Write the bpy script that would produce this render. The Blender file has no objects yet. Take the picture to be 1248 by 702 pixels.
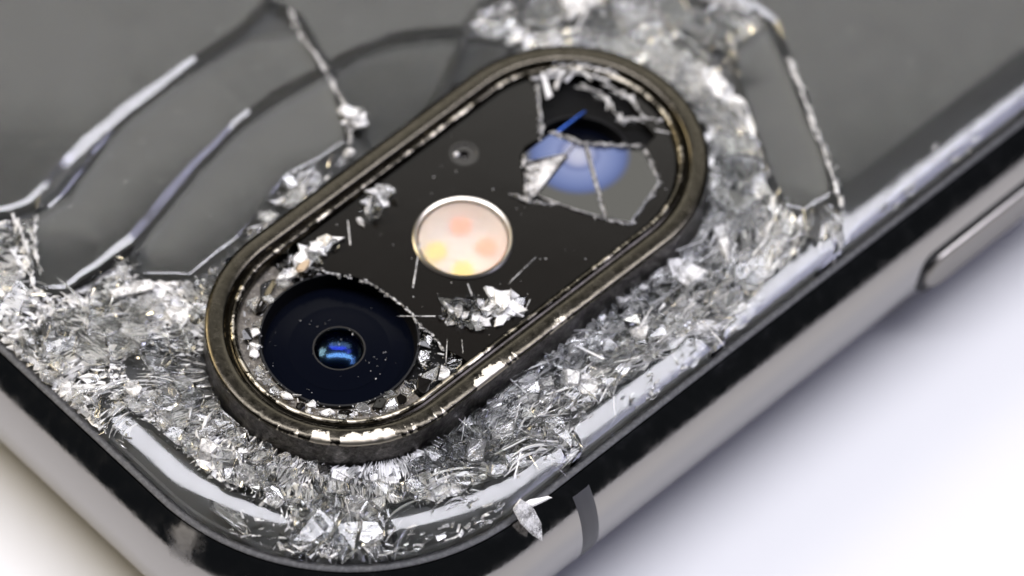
import bpy, bmesh, math, random
import numpy as np
from mathutils import Vector, Matrix
from mathutils.geometry import delaunay_2d_cdt
from mathutils import noise as mn

SC = bpy.context.scene
COL = SC.collection
rnd = random.Random(7)
# 1 unit = 1 cm.  X runs along the phone's long side, Y from its side edge inwards, Z up;
# the top corner of the phone's back is at the origin and its flat back glass lies at z = 0.

# ------------------------------------------------------------------ camera
cam_d = bpy.data.cameras.new('camera')
cam = bpy.data.objects.new('camera', cam_d); COL.objects.link(cam)
CAM_POS = Vector((-9.6545, -10.2115, 22.8577))
rows = ((0.72646293, -0.68656235, 0.02972804), (0.55341123, 0.61012436, 0.56699583), (-0.40741579, -0.39544962, 0.82318404))
cam.matrix_world = Matrix.Translation(CAM_POS) @ Matrix(rows).transposed().to_4x4()
cam_d.sensor_width = 36.0
cam_d.lens = 36.0 * 6.888
cam_d.clip_start = 0.5; cam_d.clip_end = 500
cam_d.dof.use_dof = True
FOCUS = Vector((0.72, 0.72, 0.04))
cam_d.dof.focus_distance = (FOCUS - CAM_POS).dot(-Vector(rows[2]))
cam_d.dof.aperture_fstop = 0.31
SC.camera = cam

# ------------------------------------------------------------------ world and lamps
W = bpy.data.worlds.new('World'); SC.world = W; W.use_nodes = True
W.node_tree.nodes['Background'].inputs[0].default_value = (0.75, 0.85, 1.0, 1)
W.node_tree.nodes['Background'].inputs[1].default_value = 0.02

def area_lamp(name, loc, target, xdir, sx, sy, radiance, color):
    d = bpy.data.lights.new(name, 'AREA'); d.shape = 'RECTANGLE'; d.size = sx; d.size_y = sy
    d.energy = radiance * math.pi * sx * sy; d.color = color
    o = bpy.data.objects.new(name, d); COL.objects.link(o)
    z = (Vector(loc) - Vector(target)).normalized()
    x = Vector(xdir); x = (x - z * x.dot(z)).normalized(); y = z.cross(x)
    o.matrix_world = Matrix.Translation(loc) @ Matrix((x, y, z)).transposed().to_4x4()
    return o
T0 = (1.5, 0.9, 0)
area_lamp('strip_lamp', (6.0, 5.2, 42), T0, (1, -1, 0), 58, 9, 17.0, (0.925, 0.92, 1.0))
area_lamp('softbox', (29.0, 28.0, 38.6), T0, (1, -1, 0), 50, 17, 2.5, (1.0, 0.985, 0.935))
area_lamp('cool_side_lamp', (22.5, -21, 37), T0, (1, 1, 0), 18, 10, 7.0, (0.70, 0.70, 1.0))
area_lamp('warm_fill_lamp', (-9, 34, 24), T0, (1, 1, 0), 16, 16, 13.0, (1.0, 0.84, 0.56))  # fill added to warm the left side

SC.view_settings.view_transform = 'Standard'
SC.view_settings.look = 'None'
SC.view_settings.exposure = 0.0
SC.view_settings.gamma = 1.0
cy = SC.cycles
cy.use_denoising = True
cy.max_bounces = 24; cy.transmission_bounces = 20; cy.glossy_bounces = 8; cy.diffuse_bounces = 4; cy.transparent_max_bounces = 8
cy.sample_clamp_indirect = 6.0; cy.blur_glossy = 0.3
cy.caustics_refractive = True; cy.caustics_reflective = True

# ------------------------------------------------------------------ materials
def mat(name, base=(0.8, 0.8, 0.8), rough=0.5, metal=0.0, **kw):
    m = bpy.data.materials.new(name); m.use_nodes = True
    b = m.node_tree.nodes['Principled BSDF']
    b.inputs['Base Color'].default_value = (*base, 1); b.inputs['Roughness'].default_value = rough; b.inputs['Metallic'].default_value = metal
    for k, v in kw.items():
        k = {'trans': 'Transmission Weight', 'ior': 'IOR', 'spec': 'Specular IOR Level', 'tint': 'Specular Tint', 'coat': 'Coat Weight', 'sss': 'Subsurface Weight'}[k]
        b.inputs[k].default_value = (*v, 1) if isinstance(v, tuple) else v
    return m
def N(m, t, **kw):
    n = m.node_tree.nodes.new(t)
    for k, v in kw.items():
        if hasattr(n, k): setattr(n, k, v)
        else: n.inputs[k.replace('_', ' ')].default_value = v
    return n
def L(m, a, b): m.node_tree.links.new(a, b)
def bsdf(m): return m.node_tree.nodes['Principled BSDF']
def coords(m, scale=(1, 1, 1)):
    t = N(m, 'ShaderNodeTexCoord'); mp = N(m, 'ShaderNodeMapping'); mp.inputs['Scale'].default_value = scale
    L(m, t.outputs['Object'], mp.inputs['Vector']); return mp.outputs['Vector']
def noise(m, scale, detail=4, rough=0.6, vec=None, distort=0.0):
    n = N(m, 'ShaderNodeTexNoise'); n.inputs['Scale'].default_value = scale; n.inputs['Detail'].default_value = detail
    n.inputs['Roughness'].default_value = rough; n.inputs['Distortion'].default_value = distort
    L(m, vec if vec else coords(m), n.inputs['Vector']); return n.outputs['Fac']
def ramp(m, fac, stops):
    r = N(m, 'ShaderNodeValToRGB'); e = r.color_ramp.elements
    while len(e) < len(stops): e.new(0.5)
    for k, (p, c) in zip(e, stops):
        k.position = p; k.color = (*c, 1) if isinstance(c, tuple) else (c, c, c, 1)
    L(m, fac, r.inputs['Fac']); return r.outputs['Color']
def bump(m, h, strength, dist=0.01):
    b = N(m, 'ShaderNodeBump'); b.inputs['Strength'].default_value = strength; b.inputs['Distance'].default_value = dist
    L(m, h, b.inputs['Height']); L(m, b.outputs['Normal'], bsdf(m).inputs['Normal'])

M = {}
M['glass'] = mat('clear_glass', (0.97, 0.985, 0.98), 0.0, trans=1.0, ior=1.51)
def striate(m, scale, strength, stretch):
    v = N(m, 'ShaderNodeTexCoord').outputs['Object']; oi = N(m, 'ShaderNodeObjectInfo')
    a1 = N(m, 'ShaderNodeMath', operation='MULTIPLY'); a1.inputs[1].default_value = 40.0; L(m, oi.outputs['Random'], a1.inputs[0])
    wn = N(m, 'ShaderNodeTexNoise'); wn.inputs['Scale'].default_value = 3.0; L(m, v, wn.inputs['Vector'])
    a2 = N(m, 'ShaderNodeMath', operation='MULTIPLY_ADD'); a2.inputs[1].default_value = 3.0; L(m, wn.outputs['Fac'], a2.inputs[0]); L(m, a1.outputs[0], a2.inputs[2])
    rt = N(m, 'ShaderNodeVectorRotate', rotation_type='Z_AXIS'); L(m, v, rt.inputs['Vector']); L(m, a2.outputs[0], rt.inputs['Angle'])
    mp = N(m, 'ShaderNodeMapping'); mp.inputs['Scale'].default_value = (1.0, stretch, 1.0); L(m, rt.outputs[0], mp.inputs['Vector'])
    bump(m, noise(m, scale, 4, 0.65, mp.outputs[0], 0.6), strength, 0.006)
m = M['glass']; v = coords(m)
bump(m, noise(m, 5, 2, 0.5, v), 0.025, 0.01)
L(m, ramp(m, noise(m, 7, 5, 0.7, v), [(0.4, 0.07), (0.75, 0.13)]), bsdf(m).inputs['Roughness'])
m = M['shard'] = mat('splintered_glass', (0.96, 0.97, 0.97), 0.03, trans=1.0, ior=1.51)
striate(m, 10, 0.25, 4.0)
m = M['fract'] = mat('silvery_fracture', (0.97, 0.97, 0.96), 0.07, trans=0.92, ior=2.0)
striate(m, 12, 0.35, 4.0)
m = M['frost'] = mat('crushed_glass', (0.93, 0.92, 0.90), 0.3, trans=0.6, ior=1.5)
v = coords(m)
L(m, ramp(m, noise(m, 18, 6, 0.75, v), [(0.38, 0.97), (0.58, 0.2)]), bsdf(m).inputs['Transmission Weight'])
L(m, ramp(m, noise(m, 35, 4, 0.7, v), [(0.35, 0.04), (0.65, 0.4)]), bsdf(m).inputs['Roughness'])
striate(m, 14, 0.6, 4.0)
m = M['powder'] = mat('glass_powder', (0.96, 0.95, 0.93), 0.3, trans=0.1, ior=1.5)
striate(m, 16, 0.6, 4.0)

m = M['film'] = mat('back_film', (0.044, 0.045, 0.043), 0.5, spec=0.3)
M['gasket'] = m = mat('gasket', (0.06, 0.06, 0.06), 0.5)
L(m, ramp(m, noise(m, 60, 5, 0.7), [(0.45, (0.02, 0.02, 0.022)), (0.85, (0.12, 0.12, 0.12))]), bsdf(m).inputs['Base Color'])
bump(m, noise(m, 50, 4, 0.7), 0.3, 0.005)
m = M['steel'] = mat('dark_polished_steel', (0.36, 0.35, 0.34), 0.1, 1.0)
v = coords(m)
L(m, ramp(m, noise(m, 14, 6, 0.7, v), [(0.4, 0.07), (0.75, 0.22)]), bsdf(m).inputs['Roughness'])
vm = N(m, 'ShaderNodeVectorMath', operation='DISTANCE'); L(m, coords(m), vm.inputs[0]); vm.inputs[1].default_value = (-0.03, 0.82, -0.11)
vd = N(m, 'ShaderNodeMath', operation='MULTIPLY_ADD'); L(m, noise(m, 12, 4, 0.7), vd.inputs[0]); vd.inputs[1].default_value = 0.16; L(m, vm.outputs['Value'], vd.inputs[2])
refl_ = ramp(m, vd.outputs[0], [(0.11, 1.0), (0.19, 0.0)])  # reflection patch on the frame, put into the steel's roughness
mxr = N(m, 'ShaderNodeMath', operation='MULTIPLY_ADD'); L(m, refl_, mxr.inputs[0]); mxr.inputs[1].default_value = 0.45
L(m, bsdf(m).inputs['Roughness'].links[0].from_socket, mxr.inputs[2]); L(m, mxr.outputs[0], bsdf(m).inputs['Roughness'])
bump(m, noise(m, 60, 5, 0.65, v), 0.035, 0.01)
M['satin'] = mat('satin_steel', (0.3, 0.285, 0.265), 0.38, 1.0)
m = M['band'] = mat('antenna_plastic', (0.075, 0.075, 0.08), 0.42)
bump(m, noise(m, 70, 4), 0.1, 0.005)
m = M['bezel'] = mat('bezel_steel', (0.058, 0.052, 0.042), 0.22, 1.0)
v = coords(m)
at = N(m, 'ShaderNodeAttribute'); at.attribute_name = 'wear'
ma = N(m, 'ShaderNodeMath', operation='ADD'); L(m, at.outputs['Fac'], ma.inputs[0]); L(m, noise(m, 38, 5, 0.7, v), ma.inputs[1])
worn = ramp(m, ma.outputs[0], [(0.78, 0.0), (0.88, 1.0)])
mc = N(m, 'ShaderNodeMix', data_type='RGBA'); L(m, worn, mc.inputs[0])
L(m, ramp(m, noise(m, 25, 6, 0.75, v), [(0.4, (0.048, 0.043, 0.033)), (0.66, (0.066, 0.059, 0.047)), (0.8, (0.16, 0.145, 0.12))]), mc.inputs[6]); mc.inputs[7].default_value = (0.5, 0.455, 0.37, 1)
L(m, mc.outputs[2], bsdf(m).inputs['Base Color'])
mr = N(m, 'ShaderNodeMath', operation='MULTIPLY_ADD'); L(m, worn, mr.inputs[0]); mr.inputs[1].default_value = 0.15; L(m, ramp(m, noise(m, 30, 6, 0.7, v), [(0.35, 0.16), (0.7, 0.32)]), mr.inputs[2]); L(m, mr.outputs[0], bsdf(m).inputs['Roughness'])
hm = N(m, 'ShaderNodeMath', operation='MULTIPLY_ADD'); L(m, worn, hm.inputs[0]); hm.inputs[1].default_value = -1.0; L(m, noise(m, 70, 5, 0.7, v), hm.inputs[2])
bump(m, hm.outputs[0], 0.09, 0.006)
m = M['chipped'] = mat('chipped_bare_metal', (0.8, 0.74, 0.62), 0.28, 1.0)
bump(m, noise(m, 60, 5, 0.7), 0.8, 0.012)
m = M['wall_dark'] = mat('bezel_wall', (0.12, 0.11, 0.10), 0.35, 1.0)
L(m, ramp(m, noise(m, 40, 6, 0.75), [(0.4, (0.05, 0.047, 0.043)), (0.62, (0.16, 0.15, 0.14)), (0.75, (0.5, 0.48, 0.45))]), bsdf(m).inputs['Base Color'])
bump(m, noise(m, 55, 5, 0.7), 0.5, 0.01)
m = M['cover'] = mat('black_printed_cover_glass', (0.007, 0.006, 0.005), 0.13, spec=0.26, ior=1.5)
bump(m, noise(m, 3, 2), 0.02, 0.02)
M['print'] = mat('black_print', (0.003, 0.003, 0.003), 0.5, spec=0.08)
M['coatblue'] = mat('blue_coated_window', (0.2, 0.27, 0.56), 0.12, 0.9)
m = M['ledge'] = mat('dusty_ledge', (0.17, 0.155, 0.135), 0.6)
L(m, ramp(m, noise(m, 50, 6, 0.75), [(0.35, (0.07, 0.06, 0.05)), (0.55, (0.17, 0.15, 0.12)), (0.72, (0.42, 0.37, 0.29))]), bsdf(m).inputs['Base Color'])
bump(m, noise(m, 90, 5, 0.7), 0.7, 0.006)
m = M['barrel'] = mat('lens_barrel', (0.004, 0.004, 0.005), 0.45, spec=0.2)
m = M['lensdisc'] = mat('lens_front', (0.0018, 0.0025, 0.0055), 0.16, spec=0.04)
M['lensblue'] = mat('coated_lens', (0.002, 0.003, 0.02), 0.02, spec=1.0, ior=1.9, tint=(0.12, 0.2, 1.0))
M['lensblue2'] = mat('coated_rear_lens', (0.004, 0.008, 0.085), 0.2, 1.0)
M['lensfront'] = mat('coated_front_lens', (0.75, 0.8, 0.95), 0.17, trans=1.0, ior=1.65, tint=(0.2, 0.5, 1.0))
M['bluebar'] = mat('painted_blue_glint', (0.05, 0.14, 0.6), 0.1, 0.8)
M['micrim'] = mat('mic_rim', (0.02, 0.018, 0.016), 0.25, spec=0.6)
M['silver'] = mat('silver_rim', (0.42, 0.39, 0.34), 0.28, 1.0)
M['bowl'] = mat('flash_bowl', (0.95, 0.91, 0.84), 0.5)
M['flashlens'] = mat('flash_lens', (1.0, 0.96, 0.92), 0.48, trans=0.84, ior=1.2)
M['ledo'] = mat('orange_phosphor', (1.0, 0.3, 0.1), 0.5)
M['ledy'] = mat('yellow_phosphor', (1.0, 0.76, 0.02), 0.5)
M['tan'] = mat('tan_flake', (0.55, 0.42, 0.28), 0.45, trans=0.2)
m = M['table'] = mat('white_table', (0.66, 0.66, 0.665), 0.55, spec=0.3)
bump(m, noise(m, 30, 4), 0.05, 0.01)

# ------------------------------------------------------------------ helpers
def mesh_obj(name, verts, faces, mats, parent=None, smooth=False, fm=None, recalc=False, weld=0.0):
    me = bpy.data.meshes.new(name); me.from_pydata([tuple(map(float, p)) for p in verts], [], [tuple(f) for f in faces])
    for k in (mats if isinstance(mats, (list, tuple)) else [mats]): me.materials.append(k)
    if fm is not None: me.polygons.foreach_set('material_index', fm)
    if recalc or weld:
        bm = bmesh.new(); bm.from_mesh(me)
        if weld: bmesh.ops.remove_doubles(bm, verts=bm.verts, dist=weld)
        if recalc: bmesh.ops.recalc_face_normals(bm, faces=bm.faces)
        bm.to_mesh(me); bm.free()
    if smooth: me.polygons.foreach_set('use_smooth', [True] * len(me.polygons))
    me.update()
    o = bpy.data.objects.new(name, me); COL.objects.link(o)
    if parent: o.parent = parent
    return o
def auto_smooth(o, deg):
    me = o.data; me.polygons.foreach_set('use_smooth', [True] * len(me.polygons))
    bm = bmesh.new(); bm.from_mesh(me)
    for e in bm.edges:
        if len(e.link_faces) == 2 and e.calc_face_angle(0) > math.radians(deg): e.smooth = False
    bm.to_mesh(me); bm.free()
def thing(o, label, cat, group=None):
    o['label'] = label; o['category'] = cat
    if group: o['group'] = group
    return o
def loft(rings, cap0=False, cap1=False, closed=True):
    n = len(rings[0]); V = [p for r in rings for p in r]; F = []
    for i in range(len(rings) - 1):
        for j in range(n if closed else n - 1):
            k = (j + 1) % n
            F.append((i * n + j, i * n + k, (i + 1) * n + k, (i + 1) * n + j))
    if cap0: F.append(tuple(reversed(range(n))))
    if cap1: F.append(tuple((len(rings) - 1) * n + j for j in range(n)))
    return V, F
LX, LY, RC = 14.36, 7.09, 0.996
def rr(s, z, n=40):
    r = max(RC - s, 0.02); out = []
    for (cx, cyy, a0) in ((s + r, s + r, 180), (LX - s - r, s + r, 270), (LX - s - r, LY - s - r, 0), (s + r, LY - s - r, 90)):
        for i in range(n + 1):
            a = math.radians(a0 + 90 * i / n); out.append((cx + r * math.cos(a), cyy + r * math.sin(a), z))
    return out
def edge_s(x, y):
    if x < RC and y < RC: return RC - math.hypot(x - RC, y - RC)
    return min(x, y)
def edge_n(x, y):
    if x < RC and y < RC:
        d = math.hypot(x - RC, y - RC); return ((x - RC) / d, (y - RC) / d)
    return (-1, 0) if x < y else (0, -1)
DROP, CW, GS, TH = 0.075, 0.24, 0.045, 0.06
def ztop(x, y):
    s = edge_s(x, y)
    return 0.0 if s >= CW else -DROP * (1 - max(s, -0.05) / CW) ** 2
def zs(s): return 0.0 if s >= CW else -DROP * (1 - s / CW) ** 2
BX, BY, BR, BH = 1.6044, 1.02, 0.56, 0.5942
def stadium(r, z, n=48):
    out = []
    for i in range(n + 1):
        a = -math.pi / 2 + math.pi * i / n; out.append((BX + BH + r * math.cos(a), BY + r * math.sin(a), z))
    for i in range(n + 1):
        a = math.pi / 2 + math.pi * i / n; out.append((BX - BH + r * math.cos(a), BY + r * math.sin(a), z))
    return out
def stad_d(x, y):                                    # distance outside the bump's mid line
    return math.hypot(x - min(max(x, BX - BH), BX + BH), y - BY)
def circle(cx, cyy, r, z, n=64):
    return [(cx + r * math.cos(2 * math.pi * i / n), cyy + r * math.sin(2 * math.pi * i / n), z) for i in range(n)]
def inside(poly, x, y):
    c = False; j = len(poly) - 1
    for i in range(len(poly)):
        xi, yi = poly[i][:2]; xj, yj = poly[j][:2]
        if (yi > y) != (yj > y) and x < (xj - xi) * (y - yi) / (yj - yi) + xi: c = not c
        j = i
    return c
def area2(p): return 0.5 * sum(p[i - 1][0] * p[i][1] - p[i][0] * p[i - 1][1] for i in range(len(p)))
def ccw(p): return list(p) if area2(p) > 0 else list(reversed(p))
def seg_d(poly, x, y):
    best = 9e9
    for i in range(len(poly)):
        ax, ay = poly[i - 1][:2]; bx, by = poly[i][:2]; dx, dy = bx - ax, by - ay
        t = ((x - ax) * dx + (y - ay) * dy) / (dx * dx + dy * dy + 1e-12); t = min(1, max(0, t))
        best = min(best, math.hypot(x - ax - t * dx, y - ay - t * dy))
    return best
def vnormals(p):                                     # outward normals of a CCW outline
    out = []
    for i in range(len(p)):
        a, b, c = p[i - 1], p[i], p[(i + 1) % len(p)]
        n1 = Vector((b[1] - a[1], a[0] - b[0])); n2 = Vector((c[1] - b[1], b[0] - c[0]))
        n = n1.normalized() + n2.normalized()
        out.append(n.normalized() if n.length > 1e-6 else n1.normalized())
    return out
def cdt(outline, pts, holes=()):
    V = [Vector(p[:2]) for p in outline] + [Vector(p[:2]) for p in pts]; n = len(outline)
    E = [(i, (i + 1) % n) for i in range(n)]
    for h in holes:
        k = len(V); V += [Vector(p[:2]) for p in h]; E += [(k + i, k + (i + 1) % len(h)) for i in range(len(h))]
    vo, _, fo, *_r = delaunay_2d_cdt(V, E, [], 0, 1e-5)
    F = []
    for f in fo:
        x = sum(vo[i][0] for i in f) / len(f); y = sum(vo[i][1] for i in f) / len(f)
        if inside(outline, x, y) and not any(inside(h, x, y) for h in holes): F.append(tuple(f))
    return [(v[0], v[1]) for v in vo], F

# ------------------------------------------------------------------ table
tb = mesh_obj('table', [(-30, -30, -0.70), (34, -30, -0.70), (34, 34, -0.70), (-30, 34, -0.70)], [(0, 1, 2, 3)], M['table']); tb['kind'] = 'structure'

# ------------------------------------------------------------------ phone body
phone = bpy.data.objects.new('phone', None); COL.objects.link(phone); phone.location = (0, 0, 0)
thing(phone, 'dark phone lying face down with its back glass shattered around the camera bump', 'phone')
prof = [(0.10, -0.16), (GS + 0.012, -DROP - 0.045), (GS - 0.004, -DROP - 0.012), (GS - 0.010, -DROP - 0.006), (0.022, -DROP - 0.002), (0.006, -DROP - 0.010)]
V, F = loft([rr(s, z) for s, z in prof]); auto_smooth(mesh_obj('gasket', V, F, M['gasket'], phone), 50)
FR, A0 = 0.34, 38.0
prof = [(0.02, -DROP - 0.03), (0.003, -DROP - 0.014)]
for i in range(0, 33):
    a = math.radians(A0 + (146 - A0) * i / 32)
    prof.append((-FR * (math.sin(a) - math.sin(math.radians(A0))), -DROP - 0.010 - FR * (math.cos(math.radians(A0)) - math.cos(a))))
prof += [(0.06, prof[-1][1] - 0.02), (0.12, prof[-1][1] - 0.05)]
FRAME_PROF = prof
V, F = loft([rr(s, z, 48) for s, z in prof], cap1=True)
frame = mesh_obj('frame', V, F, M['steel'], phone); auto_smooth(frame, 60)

# antenna band on the long side, hugging the frame's profile
pp = [(s - 0.0025, z) for s, z in prof[5:-4]]
rings = []
for k in range(7):
    x = 1.215 + 0.10 * k / 6; e = 0.0 if 0 < k < 6 else 0.004
    rings.append([(x + 0.02 * math.sin((z + 0.1) * 6.0), s + e, z) for s, z in pp])
V, F = loft(rings, closed=False); auto_smooth(mesh_obj('antenna_band', V, [tuple(reversed(f)) for f in F], M['band'], frame), 40)
# side switch with its dark slot
def capsule(x0, x1, zc, r, y, n=14):
    out = []
    for i in range(n + 1):
        a = math.radians(-90 + 180 * i / n); out.append((x1 - r + r * math.cos(a), y, zc + r * math.sin(a)))
    for i in range(n + 1):
        a = math.radians(90 + 180 * i / n); out.append((x0 + r + r * math.cos(a), y, zc + r * math.sin(a)))
    return out
V, F = loft([capsule(3.055, 3.94, -0.375, 0.112, -0.08), capsule(3.055, 3.94, -0.375, 0.112, -0.132), capsule(3.06, 3.935, -0.375, 0.107, -0.1335)], cap1=True)
mesh_obj('switch_slot', V, F, M['barrel'], frame, recalc=True)
V, F = loft([capsule(3.095, 3.90, -0.375, 0.095, -0.12), capsule(3.095, 3.90, -0.375, 0.095, -0.142), capsule(3.10, 3.895, -0.375, 0.09, -0.148), capsule(3.115, 3.88, -0.375, 0.075, -0.152)], cap1=True)
sw = mesh_obj('side_switch', V, F, M['satin'], phone, recalc=True); auto_smooth(sw, 40)

# dark film that backs the glass
V, F = loft([rr(s, zs(s) - TH) for s in [0.04, 0.06, 0.08, 0.1, 0.13, 0.16, 0.2, 0.24, 0.3]], cap1=True)
film = mesh_obj('back_film', V, F, M['film'], phone, smooth=True)

# ------------------------------------------------------------------ unbroken panes of the back glass
PANES = {
'P1': [(1.12, 3.671), (2.16, 2.732), (1.876, 2.459), (1.734, 2.431), (1.487, 2.433), (1.262, 2.428), (1.03, 2.419), (0.771, 2.392), (0.532, 2.35), (0.438, 2.381), (0.183, 2.581), (-0.3, 2.9), (-0.3, 3.67)],
'P2': [(1.008, 2.394), (0.834, 2.389), (0.577, 2.353), (0.53, 2.319), (0.569, 2.285), (0.654, 2.293), (0.87, 2.357)],
'P3': [(1.038, 2.384), (1.275, 2.394), (1.505, 2.394), (1.726, 2.372), (1.885, 2.272), (1.845, 2.12), (1.826, 2.06), (1.594, 2.094), (1.412, 2.094), (1.12, 2.044), (0.896, 1.988), (0.699, 1.942), (0.53, 1.947), (0.361, 1.951), (0.251, 2.04), (0.381, 2.198), (0.509, 2.285), (0.613, 2.276), (0.673, 2.276), (0.877, 2.34)],
'P4': [(1.818, 2.023), (1.77, 1.913), (1.734, 1.825), (1.658, 1.741), (1.565, 1.738), (1.379, 1.766), (1.21, 1.725), (1.016, 1.676), (0.766, 1.669), (0.623, 1.799), (0.676, 1.888), (0.884, 1.946), (1.123, 2.008), (1.41, 2.053), (1.589, 2.055)],
'P5': [(1.849, 2.017), (1.993, 2.009), (2.135, 1.958), (2.27, 1.869), (2.348, 1.798), (2.251, 1.742), (2.132, 1.673), (1.962, 1.62), (1.69, 1.62), (1.751, 1.766), (1.766, 1.84), (1.797, 1.932)],
'P5b': [(2.368, 1.78), (2.466, 1.692), (2.523, 1.607), (2.38, 1.605), (2.214, 1.61), (2.152, 1.656), (2.265, 1.729)],
'P6': [(2.17, 2.723), (2.93, 2.036), (2.655, 1.833), (2.515, 1.859), (2.392, 1.825), (2.268, 1.916), (2.148, 1.991), (2.0, 2.036), (1.862, 2.061), (1.871, 2.119), (1.915, 2.256), (1.934, 2.306), (1.918, 2.387), (1.896, 2.452)],
'P8': [(3.228, 1.767), (4.3, 1.9), (6.119, 1.2), (6.119, 0.0), (5.673, -0.1), (3.553, -0.1), (2.63, -0.1), (2.908, 0.176), (2.935, 0.227), (3.026, 0.383), (3.143, 0.604), (3.244, 0.8), (3.346, 1.007), (3.334, 1.108), (3.223, 1.376)],
'P9': [(3.129, 1.004), (3.305, 1.022), (3.213, 0.806), (3.124, 0.622), (3.005, 0.391), (2.916, 0.244), (2.777, 0.262), (2.74, 0.328), (2.774, 0.427), (2.865, 0.594), (2.987, 0.812)],
'E1': [(0.095, 1.388), (0.168, 1.361), (0.189, 1.247), (0.2, 1.085), (0.2, 0.944), (0.215, 0.805), (0.25, 0.71), (0.29, 0.6), (0.22, 0.505), (0.063, 0.471), (-0.06, 0.942), (-0.06, 1.276)],
'E2a': [(0.5, 0.204), (0.61, 0.36), (0.678, 0.325), (0.75, 0.23), (0.887, 0.2), (1.059, 0.135), (1.245, 0.125), (1.301, 0.096), (1.24, -0.06), (1.129, -0.095), (0.734, -0.05), (0.42, 0.1)],
'E2b': [(1.377, 0.12), (1.493, 0.159), (1.788, 0.161), (2.048, 0.134), (2.089, 0.033), (2.034, -0.06), (1.393, -0.06), (1.29, -0.06)],
'E3': [(2.137, 0.076), (2.362, 0.103), (2.527, 0.143), (2.702, 0.144), (2.81, 0.112), (2.607, -0.1), (2.053, -0.1)],
}
def clampglass(x, y):
    s = edge_s(x, y)
    if s < GS:
        n = edge_n(x, y); x -= n[0] * (GS - s); y -= n[1] * (GS - s)
    return x, y
def resample(poly, step, jit):
    out = []
    for i in range(len(poly)):
        a, b = poly[i], poly[(i + 1) % len(poly)]
        n = max(1, int(math.hypot(b[0] - a[0], b[1] - a[1]) / step))
        for k in range(n):
            t = k / n; x = a[0] + (b[0] - a[0]) * t; y = a[1] + (b[1] - a[1]) * t
            if edge_s(x, y) > GS + 0.02:
                x += rnd.gauss(0, jit); y += rnd.gauss(0, jit)
            out.append(clampglass(x, y))
    res = []
    for p in out:
        if not res or math.hypot(p[0] - res[-1][0], p[1] - res[-1][1]) > 0.006: res.append(p)
    return res
def pane(name, poly, bev, tilt=(0, 0), dz=0.0, slant=0.012, jit=0.0022):
    poly = ccw(resample(ccw(poly), 0.06 if jit < 0.005 else 0.035, jit)); nr = vnormals(poly)
    inner = []; outz = []
    for p, n in zip(poly, nr):
        onrim = edge_s(*p) < GS + 0.004
        w, d = (0.006, 0.008) if onrim else bev(p, n)
        inner.append((p[0] - n[0] * w, p[1] - n[1] * w)); outz.append(d)
    cx = sum(p[0] for p in poly) / len(poly); cyy = sum(p[1] for p in poly) / len(poly)
    def zt(x, y): return ztop(x, y) + dz + tilt[0] * (x - cx) + tilt[1] * (y - cyy)
    xs = [p[0] for p in poly]; ys = [p[1] for p in poly]; pts = []
    if min(edge_s(x, y) for x, y in poly) < CW:
        for s in (0.05, 0.075, 0.1, 0.125, 0.15, 0.175, 0.2, 0.225, 0.25):
            for i, (x, y, _) in enumerate(RIM[s]):
                if min(xs) < x < max(xs) and min(ys) < y < max(ys) and inside(inner, x, y) and seg_d(inner, x, y) > 0.012: pts.append((x, y))
    V = []; F = []
    vo, fo = cdt(inner, pts)
    V += [(x, y, zt(x, y)) for x, y in vo]; F += fo
    k = len(V); n = len(poly)
    V += [(p[0], p[1], zt(*p)) for p in inner]; V += [(p[0], p[1], zt(*p) - d) for p, d in zip(poly, outz)]
    sl = [slant * (0.35 + 1.6 * abs(mn.noise((p[0] * 2.3, p[1] * 2.3, 31.0)))) for p in poly]
    bot = [clampglass(p[0] - q[0] * k_, p[1] - q[1] * k_) for p, q, k_ in zip(poly, nr, sl)]
    V += [(p[0], p[1], zt(*p) - TH - 0.009) for p in bot]
    for i in range(n):
        j = (i + 1) % n
        F.append((k + j, k + i, k + n + i, k + n + j)); F.append((k + n + j, k + n + i, k + 2 * n + i, k + 2 * n + j))
    kb = len(V); vo, fo = cdt(bot, pts)
    V += [(x, y, zt(x, y) - TH - 0.009) for x, y in vo]; F += [tuple(kb + i for i in reversed(f)) for f in fo]
    o = mesh_obj(name, V, F, M['glass'], film, recalc=True, weld=2e-4)
    auto_smooth(o, 12); return o
RIM = {}
for s in (0.05, 0.075, 0.1, 0.125, 0.15, 0.175, 0.2, 0.225, 0.25):
    ring = []
    base = rr(s, 0, 40)
    for i in range(len(base)):
        a, b = base[i], base[(i + 1) % len(base)]
        m_ = max(1, int(math.hypot(b[0] - a[0], b[1] - a[1]) / 0.06))
        ring += [(a[0] + (b[0] - a[0]) * t / m_, a[1] + (b[1] - a[1]) * t / m_, 0) for t in range(m_)]
    RIM[s] = [p for p in ring if p[0] < 6.5 and p[1] < 4]
TILTS = {}
def facet_tilt(dx, dy):
    if (dx, dy) not in TILTS:
        c = Vector((-0.4074, -0.3954, 0.8232)); best = (9e9, 0.3)
        for k in range(60, 300):
            t = math.radians(k / 10); nn = Vector((dx * math.sin(t), dy * math.sin(t), math.cos(t))).normalized(); R = 2 * nn.dot(c) * nn - c
            if R.z > 0.2: best = min(best, (abs((R.x + R.y) / R.z * 42 - 8.5), t))
        TILTS[(dx, dy)] = best[1]
    return TILTS[(dx, dy)]
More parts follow.
